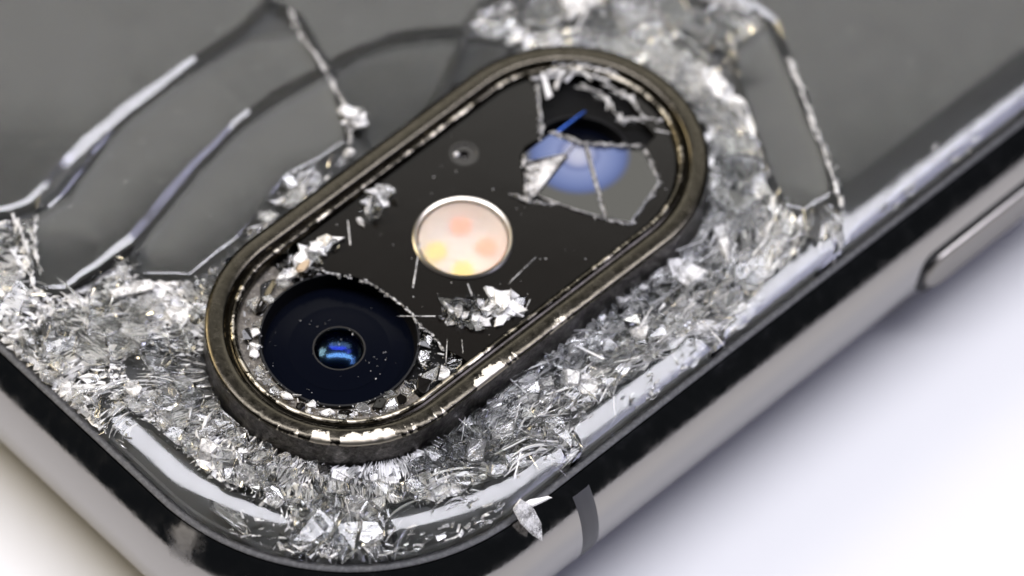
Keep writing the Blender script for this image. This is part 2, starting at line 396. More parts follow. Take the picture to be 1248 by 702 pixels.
def bev_std(wide, deep, lo=-9, hi=9):
    ph = rnd.uniform(0, 6)
    def f(p, n):
        k = max(0.0, -n[1]) ** 1.0 + max(0.0, -n[0]) * 0.9; k = min(1.0, k)
        if not lo < p[0] < hi: return 0.007 + 0.012 * k, 0.008 + 0.02 * k
        k *= 0.72 + 0.28 * math.sin(p[0] * 5.0 + p[1] * 3 + ph)
        w_ = 0.004 + (wide + rnd.uniform(-.003, .003)) * k; 
        t_ = facet_tilt(round(n[0], 2), round(n[1], 2)); return w_, w_ * math.tan(t_) * rnd.uniform(0.95, 1.05)
    return f
BEV = {'P1': bev_std(0.038, 0.0172, -9, 1.55), 'P2': bev_std(0.018, 0.0082), 'P3': bev_std(0.028, 0.0127, -9, 1.5), 'P8': bev_std(0.018, 0.009), 'P6': bev_std(0.012, 0.012, 9, 10), 'P5': bev_std(0.012, 0.012, 9, 10), 'P5b': bev_std(0.012, 0.012, 9, 10)}
TILT = {'P1': (0.0, 0.0), 'P2': (0.02, 0.01), 'P3': (0.004, -0.006), 'P4': (-0.006, 0.004), 'P5': (0.006, 0.008), 'P5b': (0.01, 0.02), 'P9': (-0.012, 0.008)}
for k, poly in PANES.items():
    pane('glass_pane', poly, BEV.get(k, bev_std(0.005, 0.008)), TILT.get(k, (0, 0)), rnd.uniform(-0.001, 0.001), rnd.uniform(0.0, 0.012), 0.009 if k[0] == 'E' else 0.0022)

# ------------------------------------------------------------------ shattered zones: polygonal shards (Voronoi cells)
ZL = [(0.239, 2.498), (0.441, 2.336), (0.489, 2.292), (0.242, 2.059), (0.341, 1.927), (0.678, 1.919), (0.602, 1.785), (0.76, 1.642), (1.03, 1.653), (1.363, 1.759), (1.647, 1.73), (1.659, 1.685), (1.194, 1.60), (0.992, 1.2), (0.9, 1.02), (1.006, 0.8), (1.6, 0.7), (1.45, 0.1), (1.326, 0.0), (1.075, 0.078), (0.903, 0.173), (0.627, 0.341), (0.4, 0.0), (0.0, 0.402), (0.223, 0.578), (0.152, 0.947), (0.153, 1.377), (0.091, 1.413), (-0.041, 1.301), (-0.05, 1.889), (-0.3, 2.9), (0.1, 2.65)]
ZT = [(2.494, 1.867), (2.64, 1.82), (2.95, 2.05), (3.3, 1.75), (3.211, 1.364), (3.347, 1.074), (3.306, 1.033), (3.127, 1.016), (2.87, 0.589), (2.765, 0.413), (2.728, 0.306), (2.916, 0.19), (2.75, 0.0), (2.132, 0.0), (1.3, 0.0), (0.993, 0.362), (1.3, 0.9), (2.4, 0.9), (2.4, 1.5), (2.3, 1.66)]
PL = [ccw(p) for p in PANES.values()]
def pinside_np(poly, X, Y):
    c = np.zeros(len(X), bool); j = len(poly) - 1
    for i in range(len(poly)):
        xi, yi = poly[i][:2]; xj, yj = poly[j][:2]
        if yi != yj: c ^= ((yi > Y) != (yj > Y)) & (X < (xj - xi) * (Y - yi) / (yj - yi) + xi)
        j = i
    return c
nr_ = np.random.default_rng(11)
def edge_np(X, Y):
    s = np.minimum(X, Y); c = (X < RC) & (Y < RC)
    return np.where(c, RC - np.hypot(X - RC, Y - RC), s)
def stad_np(X, Y): return np.hypot(X - np.clip(X, BX - BH, BX + BH), Y - BY)
def zone_mask(X, Y):
    z = pinside_np(ZL, X, Y) | pinside_np(ZT, X, Y)
    z &= (stad_np(X, Y) > BR + 0.012) & (edge_np(X, Y) > GS)
    for p in PL: z &= ~pinside_np(p, X, Y)
    return z
def cell_size(x, y):
    d = stad_d(x, y) - BR
    base = 0.075 + 0.06 * min(1, max(0, d) / 0.5)
    if x > 2.2: base *= 2.0
    if y < 0.45 and 1.1 < x < 2.2: base *= 0.8
    return base
cand = nr_.uniform((-0.05, -0.05), (3.5, 3.0), (60000, 2)); ok = zone_mask(cand[:, 0], cand[:, 1])
seeds = []; grid = {}
def far_enough(x, y, r):
    gx, gy = int(x / 0.1), int(y / 0.1)
    for i in range(gx - 1, gx + 2):
        for j in range(gy - 1, gy + 2):
            for (a, b, c) in grid.get((i, j), ()):
                if (a - x) ** 2 + (b - y) ** 2 < (0.5 * (r + c)) ** 2: return False
    return True
for x, y in cand[ok]:
    r = cell_size(x, y) * rnd.choice((0.5, 0.8, 1.1, 1.8))
    if far_enough(x, y, r):
        seeds.append((x, y)); grid.setdefault((int(x / 0.1), int(y / 0.1)), []).append((x, y, r))
ns = len(seeds)
gx, gy = np.meshgrid(np.arange(-0.3, 3.8, 0.028), np.arange(-0.3, 3.1, 0.028)); G = np.stack([gx.ravel(), gy.ravel()], 1)
G += nr_.uniform(-0.004, 0.004, G.shape)
G = G[~zone_mask(G[:, 0], G[:, 1])]
S = np.concatenate([np.array(seeds), G])
def voronoi(S, ns, rmax=0.14):
    cells = []
    for i in range(ns):
        d = S - S[i]; q = (d ** 2).sum(1); near = np.where((q < (2 * rmax) ** 2) & (q > 0))[0]; near = near[np.argsort(q[near])][:28]
        poly = [(-rmax, -rmax), (rmax, -rmax), (rmax, rmax), (-rmax, rmax)]
        for j in near:
            dx, dy = d[j]; h = q[j] / 2; new = []
            for k in range(len(poly)):
                a, b = poly[k - 1], poly[k]; fa = a[0] * dx + a[1] * dy - h; fb = b[0] * dx + b[1] * dy - h
                if (fa <= 0) != (fb <= 0):
                    t = fa / (fa - fb); new.append((a[0] + (b[0] - a[0]) * t, a[1] + (b[1] - a[1]) * t))
                if fb <= 0: new.append(b)
            poly = new
            if len(poly) < 3: break
        cells.append([(x + S[i][0], y + S[i][1]) for x, y in poly] if len(poly) >= 3 else None)
    return cells
def shard_geo(poly, zf, th, gap, bev, tilt, dz, warp=0.004, bottom_shift=0.0):
    """an irregular glass chip: a bevelled top, slanted sides, a bottom; centred on its own middle"""
    poly = ccw(poly); c = (sum(p[0] for p in poly) / len(poly), sum(p[1] for p in poly) / len(poly)); z0 = zf(*c)
    def sc(k, jit): return [((p[0] - c[0]) * k + rnd.gauss(0, jit), (p[1] - c[1]) * k + rnd.gauss(0, jit)) for p in poly]
    size = math.sqrt(abs(area2(poly))); g = max(0.5, 1 - gap / size)
    bx, by = rnd.gauss(0, bottom_shift), rnd.gauss(0, bottom_shift)
    A_ = sc(g * max(0.25, 1 - bev / size), 0.0015); B_ = sc(g, 0.001); C_ = sc(g * rnd.uniform(0.75, 1.02), 0.002)
    n = len(poly); V = []
    for (x, y) in A_: V.append((x, y, rnd.gauss(0, warp * 0.3)))
    for (x, y) in B_: V.append((x, y, -abs(rnd.gauss(bev * 0.5, bev * 0.2)) - 0.002))
    for (x, y) in C_: V.append((x + bx, y + by, -th + rnd.gauss(0, warp)))
    out = []
    for (x, y, z) in V:
        zz = zf(c[0] + x, c[1] + y) - z0
        out.append((x, y, z + zz + tilt[0] * x + tilt[1] * y + dz))
    F = [tuple(range(n)), tuple(reversed(range(2 * n, 3 * n)))]
    for i in range(n):
        j = (i + 1) % n
        F.append((j, i, n + i, n + j)); F.append((n + j, n + i, 2 * n + i, 2 * n + j))
    return (c[0], c[1], z0), out, F
cells = voronoi(S, ns)
shards = []
for c in cells:
    if c is None: continue
    a = abs(area2(c))
    if a < 2e-4: continue
    x = sum(p[0] for p in c) / len(c); y = sum(p[1] for p in c) / len(c)
    shards.append((a, x, y, c))
shards.sort(key=lambda t: -t[0])
class Bag:
    def __init__(s): s.v = []; s.f = []; s.n = 0; s.m = []
    def add(s, off, V, F, mi=0):
        s.v += [(p[0] + off[0], p[1] + off[1], p[2] + off[2]) for p in V]; s.f += [tuple(i + s.n for i in f) for f in F]; s.n += len(V); s.m += [mi] * len(F)
crushed = Bag()
def in_view(x, y): return -0.1 < x < 3.4 and y < 2.7
n_ind = 0
for a, x, y, c in shards:
    d = stad_d(x, y) - BR
    if rnd.random() < (0.3 if x < 1.0 else 0.2): continue                                     # lost pieces leave dark gaps
    loose = 1.0 if a < 0.006 else 0.5
    t = rnd.gauss(0, 0.10 * loose); u = rnd.gauss(0, 0.10 * loose)
    qq = rnd.random(); frosty = qq < 0.05; kind = 'frost' if frosty else ('fract' if qq < 0.16 else 'shard')
    o_, V, F = shard_geo(c, ztop, TH * rnd.uniform(0.3, 0.8), rnd.uniform(0.002, 0.008), rnd.uniform(0.003, 0.012), (t, u), rnd.uniform(-0.012, 0.016), 0.006, 0.012)
    if n_ind < 290 and in_view(x, y):
        o = mesh_obj('glass_shard', V, F, M[kind], film, recalc=True); o.location = o_; n_ind += 1
    else: crushed.add(o_, V, F, {'frost': 1, 'fract': 3, 'shard': 0}[kind])

# splinters and crumbs lying in the shattered zones
def splinter(l, w, h):
    b = []
    k = rnd.uniform(0.15, 0.8)
    for sx in (-1, 1):
        kk = k if sx > 0 else rnd.uniform(0.5, 1)
        for sy, sz in ((-1, -1), (1, -1), (1, 1), (-1, 1)):
            b.append(Vector((sx * l / 2 * rnd.uniform(0.75, 1.1), sy * w / 2 * kk * rnd.uniform(0.6, 1.2) + rnd.gauss(0, w * 0.15), sz * h / 2 * kk * rnd.uniform(0.5, 1.2))))
    return b
BOXF = [(0, 1, 2, 3), (7, 6, 5, 4), (0, 4, 5, 1), (1, 5, 6, 2), (2, 6, 7, 3), (3, 7, 4, 0)]
def flow(x, y):
    if x < BX - BH: a = math.atan2(y - BY, x - (BX - BH))
    elif x > BX + BH: a = math.atan2(y - BY, x - (BX + BH)) + math.pi / 2
    else: a = 0.0 if rnd.random() < 0.7 else math.pi / 2
    return a
def scatter(bag, count, lmin, lmax, slim, ztilt, spread, mats, zlo, zhi, weight=None):
    k = 0; tries = 0
    while k < count and tries < count * 30:
        tries += 1
        i = rnd.randrange(len(zpts)); x, y = zpts[i]
        if weight and rnd.random() > weight(x, y): continue
        l = lmin * (lmax / lmin) ** (rnd.random() ** 1.6); w = l * rnd.uniform(*slim); h = w * rnd.uniform(0.4, 1.0)
        b = splinter(l, w, h)
        R = Matrix.Rotation(flow(x, y) + rnd.gauss(0, spread), 3, 'Z') @ Matrix.Rotation(rnd.gauss(0, ztilt), 3, 'Y') @ Matrix.Rotation(rnd.uniform(0, 6.28), 3, 'X')
        V = [R @ p for p in b]
        bag.add((x, y, ztop(x, y) + rnd.uniform(zlo, zhi)), V, BOXF, mats[rnd.randrange(len(mats))]); k += 1
zp = nr_.uniform((-0.05, -0.02), (3.4, 2.75), (90000, 2)); zpts = [tuple(p) for p in zp[zone_mask(zp[:, 0], zp[:, 1])]]
def w_all(x, y):
    d = stad_d(x, y) - BR
    return 1.0 if d > 0.05 else 0.35
scatter(crushed, 650, 0.02, 0.10, (0.03, 0.12), 0.22, 0.7, [0, 3, 3], -0.02, 0.006, w_all)
scatter(crushed, 900, 0.04, 0.2, (0.02, 0.06), 0.12, 0.35, [0, 3, 3, 2], -0.025, 0.008, lambda x, y: 1.0 if x > 1.05 and y < 0.6 else 0.04)
scatter(crushed, 500, 0.012, 0.06, (0.3, 0.9), 0.35, 1.5, [0, 0, 0, 3], -0.03, 0.006, w_all)
scatter(crushed, 3000, 0.002, 0.011, (0.3, 1.0), 1.0, 3.0, [0, 3, 2], -0.03, 0.010, w_all)
# the splintered surface of the crushed glass itself: long thin facets that follow the fracture
from mathutils import noise as mn
def sheet(u_of, inv, u0, u1, v0, v1, du, dv, keep, jz):
    U = []; 
    for a in np.arange(u0, u1, du):
        for b in np.arange(v0, v1, dv): U.append((a / du + rnd.uniform(-0.48, 0.48), b / dv + rnd.uniform(-0.48, 0.48)))
    vo, _, fo, *_r = delaunay_2d_cdt([Vector(p) for p in U], [], [], 0, 1e-6)
    P = []
    for p in vo:
        x, y = inv(p[0] * du, p[1] * dv)
        x, y = x + 0.09 * mn.noise((x * 4.2, y * 4.2, 50.0)) + 0.03 * mn.noise((x * 14, y * 14, 51.0)), y + 0.09 * mn.noise((x * 4.2, y * 4.2, 60.0)) + 0.03 * mn.noise((x * 14, y * 14, 61.0))
        d = stad_d(x, y) - BR; rough_ = 1.0 + 1.6 * max(0.0, mn.noise((x * 5, y * 5, 70.0)))
        big = mn.noise((x * 3.2, y * 3.2, 1.7)) * 0.018 + mn.noise((x * 9, y * 9, 4.1)) * 0.010 + (0.013 * math.exp(-max(0, d) / 0.08) if y < 1.1 and x < 1.9 else 0)
        pile = -0.024 + big - 0.006 * max(0.0, 1 - d / 0.04)
        P.append((x, y, ztop(x, y) + pile + rnd.gauss(0, jz) * rough_))
    X = np.array([[sum(P[i][k] for i in f) / 3 for k in (0, 1)] for f in fo]); ok = zone_mask(X[:, 0], X[:, 1])
    F = []; FM = []
    for f, g, (x, y) in zip(fo, ok, X):
        if not g or not keep(x, y): continue
        if max(abs(P[f[i - 1]][k] - P[f[i]][k]) for i in range(3) for k in (0, 1)) > 0.16: continue
        a = mn.noise((x * 4.5, y * 4.5, 9.0)) + 0.5 * mn.noise((x * 13, y * 13, 2.0))
        if a < -0.26 and rnd.random() < 0.9: continue
        zone = 0.6 if x < 0.75 and y > 0.55 else (0.0 if x < 1.0 else -0.08)
        white = 0.30 + zone + 1.0 * mn.noise((x * 3.5, y * 3.5, 5.5)) + 0.5 * mn.noise((x * 11, y * 11, 7.5))
        r = rnd.random()
        FM.append(2 if r < white * 0.6 else (1 if r < white else (3 if rnd.random() < 0.5 else 0))); F.append(tuple(f))
    n0 = crushed.n; crushed.v += P; crushed.n += len(P); crushed.f += [tuple(i + n0 for i in f) for f in F]; crushed.m += FM
CX0, CX1 = BX - BH, BX + BH
pol0 = lambda a, b: (CX0 + a * math.cos(b / 0.9), BY + a * math.sin(b / 0.9))
pol1 = lambda a, b: (CX1 + b * math.cos(a / 0.9), BY + b * math.sin(a / 0.9))
sheet(None, pol0, 0.55, 2.0, 0.9 * 1.4, 0.9 * 5.0, 0.028, 0.009, lambda x, y: x < CX0, 0.004)
sheet(None, lambda a, b: (a, b), CX0 - 0.1, CX1 + 0.1, 0.0, 0.5, 0.045, 0.008, lambda x, y: CX0 <= x < CX1, 0.0045)
sheet(None, lambda a, b: (a, b), CX0 - 0.1, CX1 + 0.1, 1.5, 2.2, 0.05, 0.012, lambda x, y: CX0 <= x < CX1, 0.007)
sheet(None, pol1, -0.9 * 1.7, 0.9 * 1.7, 0.54, 1.4, 0.05, 0.014, lambda x, y: x >= CX1 and (stad_d(x, y) < BR + 0.05 or mn.noise((x * 4, y * 4, 33.0)) > -0.08), 0.006)
co = mesh_obj('crushed_glass', crushed.v, crushed.f, [M['shard'], M['frost'], M['powder'], M['fract']], film, fm=crushed.m); co['kind'] = 'stuff'

# ------------------------------------------------------------------ camera bump
def ring_z(u, z, chip=False):
    return stadium(BR - u, z)
prof = [(-0.004, -0.065), (-0.003, 0.02), (0.0, 0.102), (0.002, 0.110), (0.007, 0.1145), (0.025, 0.117), (0.055, 0.118), (0.072, 0.117), (0.079, 0.112), (0.084, 0.098), (0.092, 0.092), (0.099, 0.096), (0.102, 0.107), (0.107, 0.111), (0.114, 0.111), (0.12, 0.107), (0.127, 0.095), (0.131, 0.06), (0.133, 0.0)]
def stadium_fine(r, z, n=170, ms=90):
    a = stadium(r, z, n); h = n + 1; out = a[:h]
    for k in range(1, ms): out.append((BX + BH - 2 * BH * k / ms, BY + r, z))
    out += a[h:]
    for k in range(1, ms): out.append((BX - BH + 2 * BH * k / ms, BY - r, z))
    return out
rings = [stadium_fine(BR - u, z) for u, z in prof]
from mathutils import noise as mn
CHIP = []; LIPW = []
for i in range(len(rings[0])):
    x, y, _ = rings[2][i]; nx, ny = x - min(max(x, BX - BH), BX + BH), y - BY; q = math.hypot(nx, ny); nx /= q; ny /= q
    ang = math.degrees(math.atan2(ny, nx))
    wear = 1.0 if -172 < ang < -55 and x < 1.45 else (0.35 if -172 < ang < -55 and x < 1.9 else 0.0)
    f = 0.22 + 0.8 * mn.noise((x * 4, y * 4, 3.0)) + 0.5 * mn.noise((x * 14, y * 14, 8.0)) + 0.4 * mn.noise((x * 50, y * 50, 8.0))
    c = 0.018 * max(0.0, min(1.0, f)) * wear; CHIP.append(c)
    jag = 1 + 0.35 * mn.noise((x * 90, y * 90, 1.0))
    for r_, k in ((2, 0.15), (3, 0.5), (4, 0.9), (5, 0.9), (6, 0.3)):
        p = rings[r_][i]; rings[r_][i] = (p[0] - nx * c * k * jag, p[1] - ny * c * k * jag, p[2] - c * (0.75, 0.7, 0.55, 0.3, 0.0)[r_ - 2] * jag)
    g = mn.noise((x * 9, y * 9, 20.0)) + 0.4 * mn.noise((x * 16, y * 16, 22.0)); LIPW.append(g)
    c2 = 0.006 * max(0.0, g) * (1.0 if x < 1.4 and y < 1.2 else 0.4)
    for r_, k in ((12, 0.6), (13, 1), (14, 1), (15, 0.6)):
        p = rings[r_][i]; t = rnd.gauss(0, .0003); rings[r_][i] = (p[0] + nx * t, p[1] + ny * t, p[2] - c2 * k * 0.5 + rnd.gauss(0, 0.0002))
V, F = loft(rings)
n = len(rings[0]); fm = []
for i in range(len(rings) - 1):
    for j in range(n):
        x, y, _ = rings[0][j]
        fm.append(1 if i < 2 else 0)
bezel = mesh_obj('camera_bezel', V, [tuple(reversed(f)) for f in F], [M['bezel'], M['wall_dark'], M['chipped']], phone, fm=fm, recalc=False)
auto_smooth(bezel, 35)
wa = bezel.data.attributes.new('wear', 'FLOAT', 'POINT'); vals = np.zeros(len(bezel.data.vertices), np.float32)
for i in range(len(rings)):
    for j in range(n):
        if 2 <= i <= 7: vals[i * n + j] = max(0.0, min(0.62, (CHIP[j] / 0.008) * (0.9, 0.9, 0.8, 0.62, 0.2, 0.0)[i - 2])) + (0.14 if i == 2 else 0)
        elif 12 <= i <= 15:
            x, y, _ = rings[0][j]; vals[i * n + j] = max(0.0, min(0.6, 0.3 + LIPW[j] * 0.25 + (0.1 if x < 1.25 and y < 1.2 else -0.06)))
wa.data.foreach_set('value', vals)
# plate that everything under the cover sits on
CZ = 0.088
V, F = loft([stadium(0.43, 0.03)], cap1=True)
LXC, LYC, LR = 0.957, 1.012, 0.307
TXC, TYC, TR = 2.257, 1.021, 0.21
plate = stadium(0.43, 0.0, 40)
vo, fo = cdt([p[:2] for p in plate], [], [[p[:2] for p in circle(LXC, LYC, LR + 0.001, 0, 48)], [p[:2] for p in circle(TXC, TYC, TR + 0.001, 0, 40)], [p[:2] for p in circle(1.636, 1.03, 0.2, 0, 40)]])
mesh_obj('camera_plate', [(x, y, 0.040) for x, y in vo], fo, M['print'], phone, recalc=False)
lo = [p for p in plate if p[0] < 1.3]; lo = [p[:2] for p in lo]
vo, fo = cdt(lo, [], [[p[:2] for p in circle(LXC, LYC, LR + 0.001, 0, 48)]])
mesh_obj('lens_ledge', [(x, y, 0.052) for x, y in vo], fo, M['ledge'], phone, recalc=False)
# black cover glass, broken away over the main lens and over part of the second lens
HOLE = [(1.25, 0.5), (1.245, 0.62), (1.225, 0.70), (1.242, 0.78), (1.228, 0.84), (1.247, 0.90), (1.248, 0.98), (1.238, 1.06), (1.222, 1.12), (1.19, 1.19), (1.149, 1.25), (1.12, 1.30), (1.10, 1.34), (1.14, 1.40), (1.11, 1.55), (0.3, 1.6), (0.3, 0.5)]
THOLE = [(2.389, 1.398), (2.398, 1.345), (2.46, 1.36), (2.527, 1.328), (2.57, 1.26), (2.62, 1.211), (2.649, 1.075), (2.586, 1.066), (2.556, 0.951), (2.548, 0.877), (2.472, 0.864), (2.401, 0.701), (2.169, 0.633), (2.106, 0.722), (2.047, 0.872), (1.946, 0.974), (2.0, 1.07), (2.077, 1.168), (2.124, 1.19), (2.206, 1.181), (2.299, 1.293)]
FHOLE = [p[:2] for p in circle(1.636, 1.03, 0.2, 0, 56)]
out = [p[:2] for p in stadium(0.4275, 0, 40)]
vo, fo = cdt(out, [], [HOLE, THOLE, FHOLE, [p[:2] for p in circle(1.918, 1.325, 0.058, 0, 32)]])
adj = {}
for k, f in enumerate(fo):
    for i in range(len(f)): adj.setdefault(frozenset((f[i - 1], f[i])), []).append(k)
best = []; left = set(range(len(fo)))
while left:
    st = [left.pop()]; comp = list(st)
    while st:
        f = fo[st.pop()]
        for i in range(len(f)):
            for q in adj[frozenset((f[i - 1], f[i]))]:
                if q in left: left.discard(q); st.append(q); comp.append(q)
    ar = sum(abs(area2([vo[i] for i in fo[q]])) for q in comp)
    if not best or ar > best[0]: best = (ar, comp)
fo = [fo[q] for q in best[1]]
used = sorted({i for f in fo for i in f}); ix = {v: k for k, v in enumerate(used)}
vo = [vo[i] for i in used]; fo = [tuple(ix[i] for i in f) for f in fo]
V = [(x, y, CZ) for x, y in vo] + [(x, y, CZ - 0.03) for x, y in vo]; nv = len(vo); F = list(fo) + [tuple(i + nv for i in reversed(f)) for f in fo]
cnt = {}
for f in fo:
    for i in range(len(f)): cnt[(f[i - 1], f[i])] = 1
for (a, b) in list(cnt):
    if (b, a) not in cnt: F.append((b, a, a + nv, b + nv))
cover = mesh_obj('camera_cover', V, F, M['cover'], phone, recalc=True)
# microphone
V, F = loft([circle(1.918, 1.325, 0.0585, CZ - 0.03, 40), circle(1.918, 1.325, 0.0585, CZ + 0.001, 40), circle(1.918, 1.325, 0.050, CZ + 0.001, 40), circle(1.918, 1.325, 0.047, CZ - 0.006, 40), circle(1.918, 1.325, 0.02, CZ - 0.006, 40), circle(1.918, 1.325, 0.018, CZ - 0.03, 40)], cap1=True)
mic = mesh_obj('microphone', V, F, [M['micrim']], phone, recalc=True); auto_smooth(mic, 40)
V, F = loft([circle(1.895, 1.345, 0.011, CZ - 0.006, 16), circle(1.895, 1.345, 0.009, CZ + 0.002, 16), circle(1.895, 1.345, 0.004, CZ + 0.005, 16)], cap1=True)
mesh_obj('pale_dot', V, F, M['powder'], mic, smooth=True)  # small pale raised dot, off the microphone's centre

# ---- main lens
def lens_unit(name, cx, cyy, r, zr, depth, core):
    V, F = loft([circle(cx, cyy, r + 0.008, 0.02), circle(cx, cyy, r + 0.008, zr), circle(cx, cyy, r, zr), circle(cx, cyy, r - 0.012, zr - depth)], cap0=False)
    b = mesh_obj(name, V, F, M['barrel'], phone, recalc=False); auto_smooth(b, 30)
    zf = zr - depth
    rg = [circle(cx, cyy, r - 0.012, zf)]
    for k in range(1, 7):
        if k in (2, 4): rg.append([(p_[0], p_[1], p_[2] + 0.0012) for p_ in rg[-1]])
        q = (r - 0.012) + (core * 1.02 - (r - 0.012)) * k / 6; rg.append(circle(cx, cyy, q, zf + 0.010 * math.sin(math.pi / 2 * k / 6)))
    rg.append(circle(cx, cyy, core, zf - 0.004))
    rg.append(circle(cx, cyy, core * 0.96, zf - 0.03))
    V, F = loft(rg); o = mesh_obj('front_element', V, F, M['lensdisc'], b); auto_smooth(o, 30)
    def dome(name, r, R, z, m, sgn, parent):
        rg = []
        for k in range(0, 11):
            q = r * (1 - k / 10.0) + 1e-3; rg.append(circle(cx, cyy, q, z + sgn * (math.sqrt(R * R - q * q) - math.sqrt(R * R - r * r)), 40))
        V_, F_ = loft(rg, cap1=True); return mesh_obj(name, V_, F_, m, parent, smooth=True)
    V_, F_ = loft([circle(cx, cyy, core * 1.03, zf + 0.008), circle(cx, cyy, core * 1.03, zf + 0.011), circle(cx, cyy, core * 0.99, zf + 0.011), circle(cx, cyy, core * 0.98, zf - 0.004)])
    mesh_obj('retaining_ring', V_, F_, M['micrim'], b)
    dome('inner_element', core * 0.96, core * 1.55, zf - 0.016, M['lensfront'], 1, b)
    dome('rear_element', core * 0.92, core * 1.9, zf - 0.018, M['lensblue2'], -1, b)
    return b
main = lens_unit('main_lens', LXC, LYC, LR, 0.072, 0.075, 0.1)
tele = lens_unit('second_lens', TXC, TYC, TR, 0.044, 0.06, 0.075)

dust = Bag()
for _ in range(120):
    a, q = rnd.uniform(0, 6.28), 0.285 * math.sqrt(rnd.random()); l = rnd.choice((0.0010, 0.0012, 0.0016, 0.002, 0.0025, 0.0045))
    if mn.noise((q * math.cos(a) * 9, q * math.sin(a) * 9, 77.0)) < 0.1: continue
    R = Matrix.Rotation(rnd.uniform(0, 6.28), 3, 'Z')
    dust.add((LXC + q * math.cos(a), LYC + q * math.sin(a), 0.012), [R @ p for p in splinter(l * 1.6, l, l)], BOXF)
o = mesh_obj('lens_dust', dust.v, dust.f, M['powder'], main, recalc=True); o['kind'] = 'stuff'

# ---- flash
FX, FY = 1.636, 1.03
V, F = loft([circle(FX, FY, 0.2, 0.02), circle(FX, FY, 0.2, CZ + 0.004), circle(FX, FY, 0.193, CZ + 0.009), circle(FX, FY, 0.183, CZ + 0.006), circle(FX, FY, 0.176, CZ - 0.006), circle(FX, FY, 0.172, CZ - 0.12)])
fl = mesh_obj('flash', V, F, M['silver'], phone, recalc=False); auto_smooth(fl, 40)
V, F = loft([circle(FX, FY, 0.172, CZ - 0.02), circle(FX, FY, 0.165, CZ - 0.07), circle(FX, FY, 0.14, CZ - 0.10)], cap1=True)
mesh_obj('reflector', V, F, M['bowl'], fl, smooth=True)
for i, (x, y) in enumerate([(1.712, 1.122), (1.717, 0.982), (1.575, 0.962), (1.560, 1.098)]):
    V, F = loft([circle(x, y, 0.043, CZ - 0.10, 20), circle(x, y, 0.040, CZ - 0.085, 20)], cap1=True)
    mesh_obj('led', V, F, M['ledo' if i < 2 else 'ledy'], fl)
rg = [circle(FX, FY, 0.174, CZ - 0.022), circle(FX, FY, 0.174, CZ - 0.004)]
for k in range(1, 7): rg.append(circle(FX, FY, 0.174 * math.cos(math.radians(15 * k)) + 1e-3, CZ - 0.004 + 0.012 * math.sin(math.radians(15 * k))))
V, F = loft(rg, cap0=True, cap1=True); o = mesh_obj('flash_lens', V, F, M['flashlens'], fl, recalc=True); auto_smooth(o, 50)

# ---- shattered cover round the main lens
def band_mask(X, Y):
    z = pinside_np(HOLE, X, Y) & (stad_np(X, Y) < 0.42) & (np.hypot(X - LXC, Y - LYC) > LR + 0.004)
    return z
cand = nr_.uniform((0.55, 0.55), (1.3, 1.5), (6000, 2)); cand = cand[band_mask(cand[:, 0], cand[:, 1])]
seeds = []; grid = {}
for x, y in cand:
    r = 0.085 * rnd.choice((0.4, 0.7, 1.0, 1.2))
    if far_enough(x, y, r): seeds.append((x, y)); grid.setdefault((int(x / 0.1), int(y / 0.1)), []).append((x, y, r))
gx, gy = np.meshgrid(np.arange(0.4, 1.5, 0.02), np.arange(0.4, 1.65, 0.02)); G = np.stack([gx.ravel(), gy.ravel()], 1); G = G[~band_mask(G[:, 0], G[:, 1])]
G += nr_.uniform(-0.003, 0.003, G.shape)
bc = voronoi(np.concatenate([np.array(seeds), G]), len(seeds), 0.08)
flat = lambda x, y: CZ
bits = Bag()
for c in bc:
    if c is None or abs(area2(c)) < 1e-4: continue
    if rnd.random() < 0.1: continue
    q = rnd.random(); x = sum(p[0] for p in c) / len(c); y = sum(p[1] for p in c) / len(c)
    kind = 'cover' if q < 0.36 else ('shard' if q < 0.52 else ('fract' if q < 0.72 else 'frost'))
    dz = -rnd.uniform(0.0, 0.02)
    o_, V, F = shard_geo(c, flat, rnd.uniform(0.008, 0.016), rnd.uniform(0.002, 0.008), rnd.uniform(0.003, 0.007), (rnd.gauss(0, 0.12), rnd.gauss(0, 0.12)), dz, 0.004, 0.003)
    o = mesh_obj('cover_shard', V, F, M[kind], cover, recalc=True); o.location = o_
bp = nr_.uniform((0.55, 0.55), (1.3, 1.5), (12000, 2)); bp = [tuple(p) for p in bp[band_mask(bp[:, 0], bp[:, 1])]]
zpts_keep, zpts = zpts, bp
ztop_keep = ztop
def ztop(x, y): return CZ
scatter(bits, 160, 0.01, 0.05, (0.15, 0.5), 0.4, 2.0, [0, 1], -0.03, 0.004)
scatter(bits, 500, 0.003, 0.009, (0.3, 1.0), 1.0, 3.0, [0, 1], -0.034, 0.004)
# whitish chipped rim along the edge of the broken cover
for i in range(2, len(HOLE) - 5):
    a, b = HOLE[i], HOLE[i + 1]
    for k in range(14):
        t = rnd.random(); x = a[0] + (b[0] - a[0]) * t - rnd.uniform(-0.004, 0.008); y = a[1] + (b[1] - a[1]) * t
        R = Matrix.Rotation(math.atan2(b[1] - a[1], b[0] - a[0]) + rnd.gauss(0, 0.3), 3, 'Z'); l = rnd.uniform(0.006, 0.02)
        bits.add((x, y, CZ - rnd.uniform(-0.001, 0.02)), [R @ p for p in splinter(l, l * 0.5, l * 0.4)], BOXF, 1)
ztop = ztop_keep; zpts = zpts_keep
cb = mesh_obj('crushed_cover_glass', bits.v, bits.f, [M['shard'], M['frost']], cover, fm=bits.m, recalc=True); cb['kind'] = 'stuff'

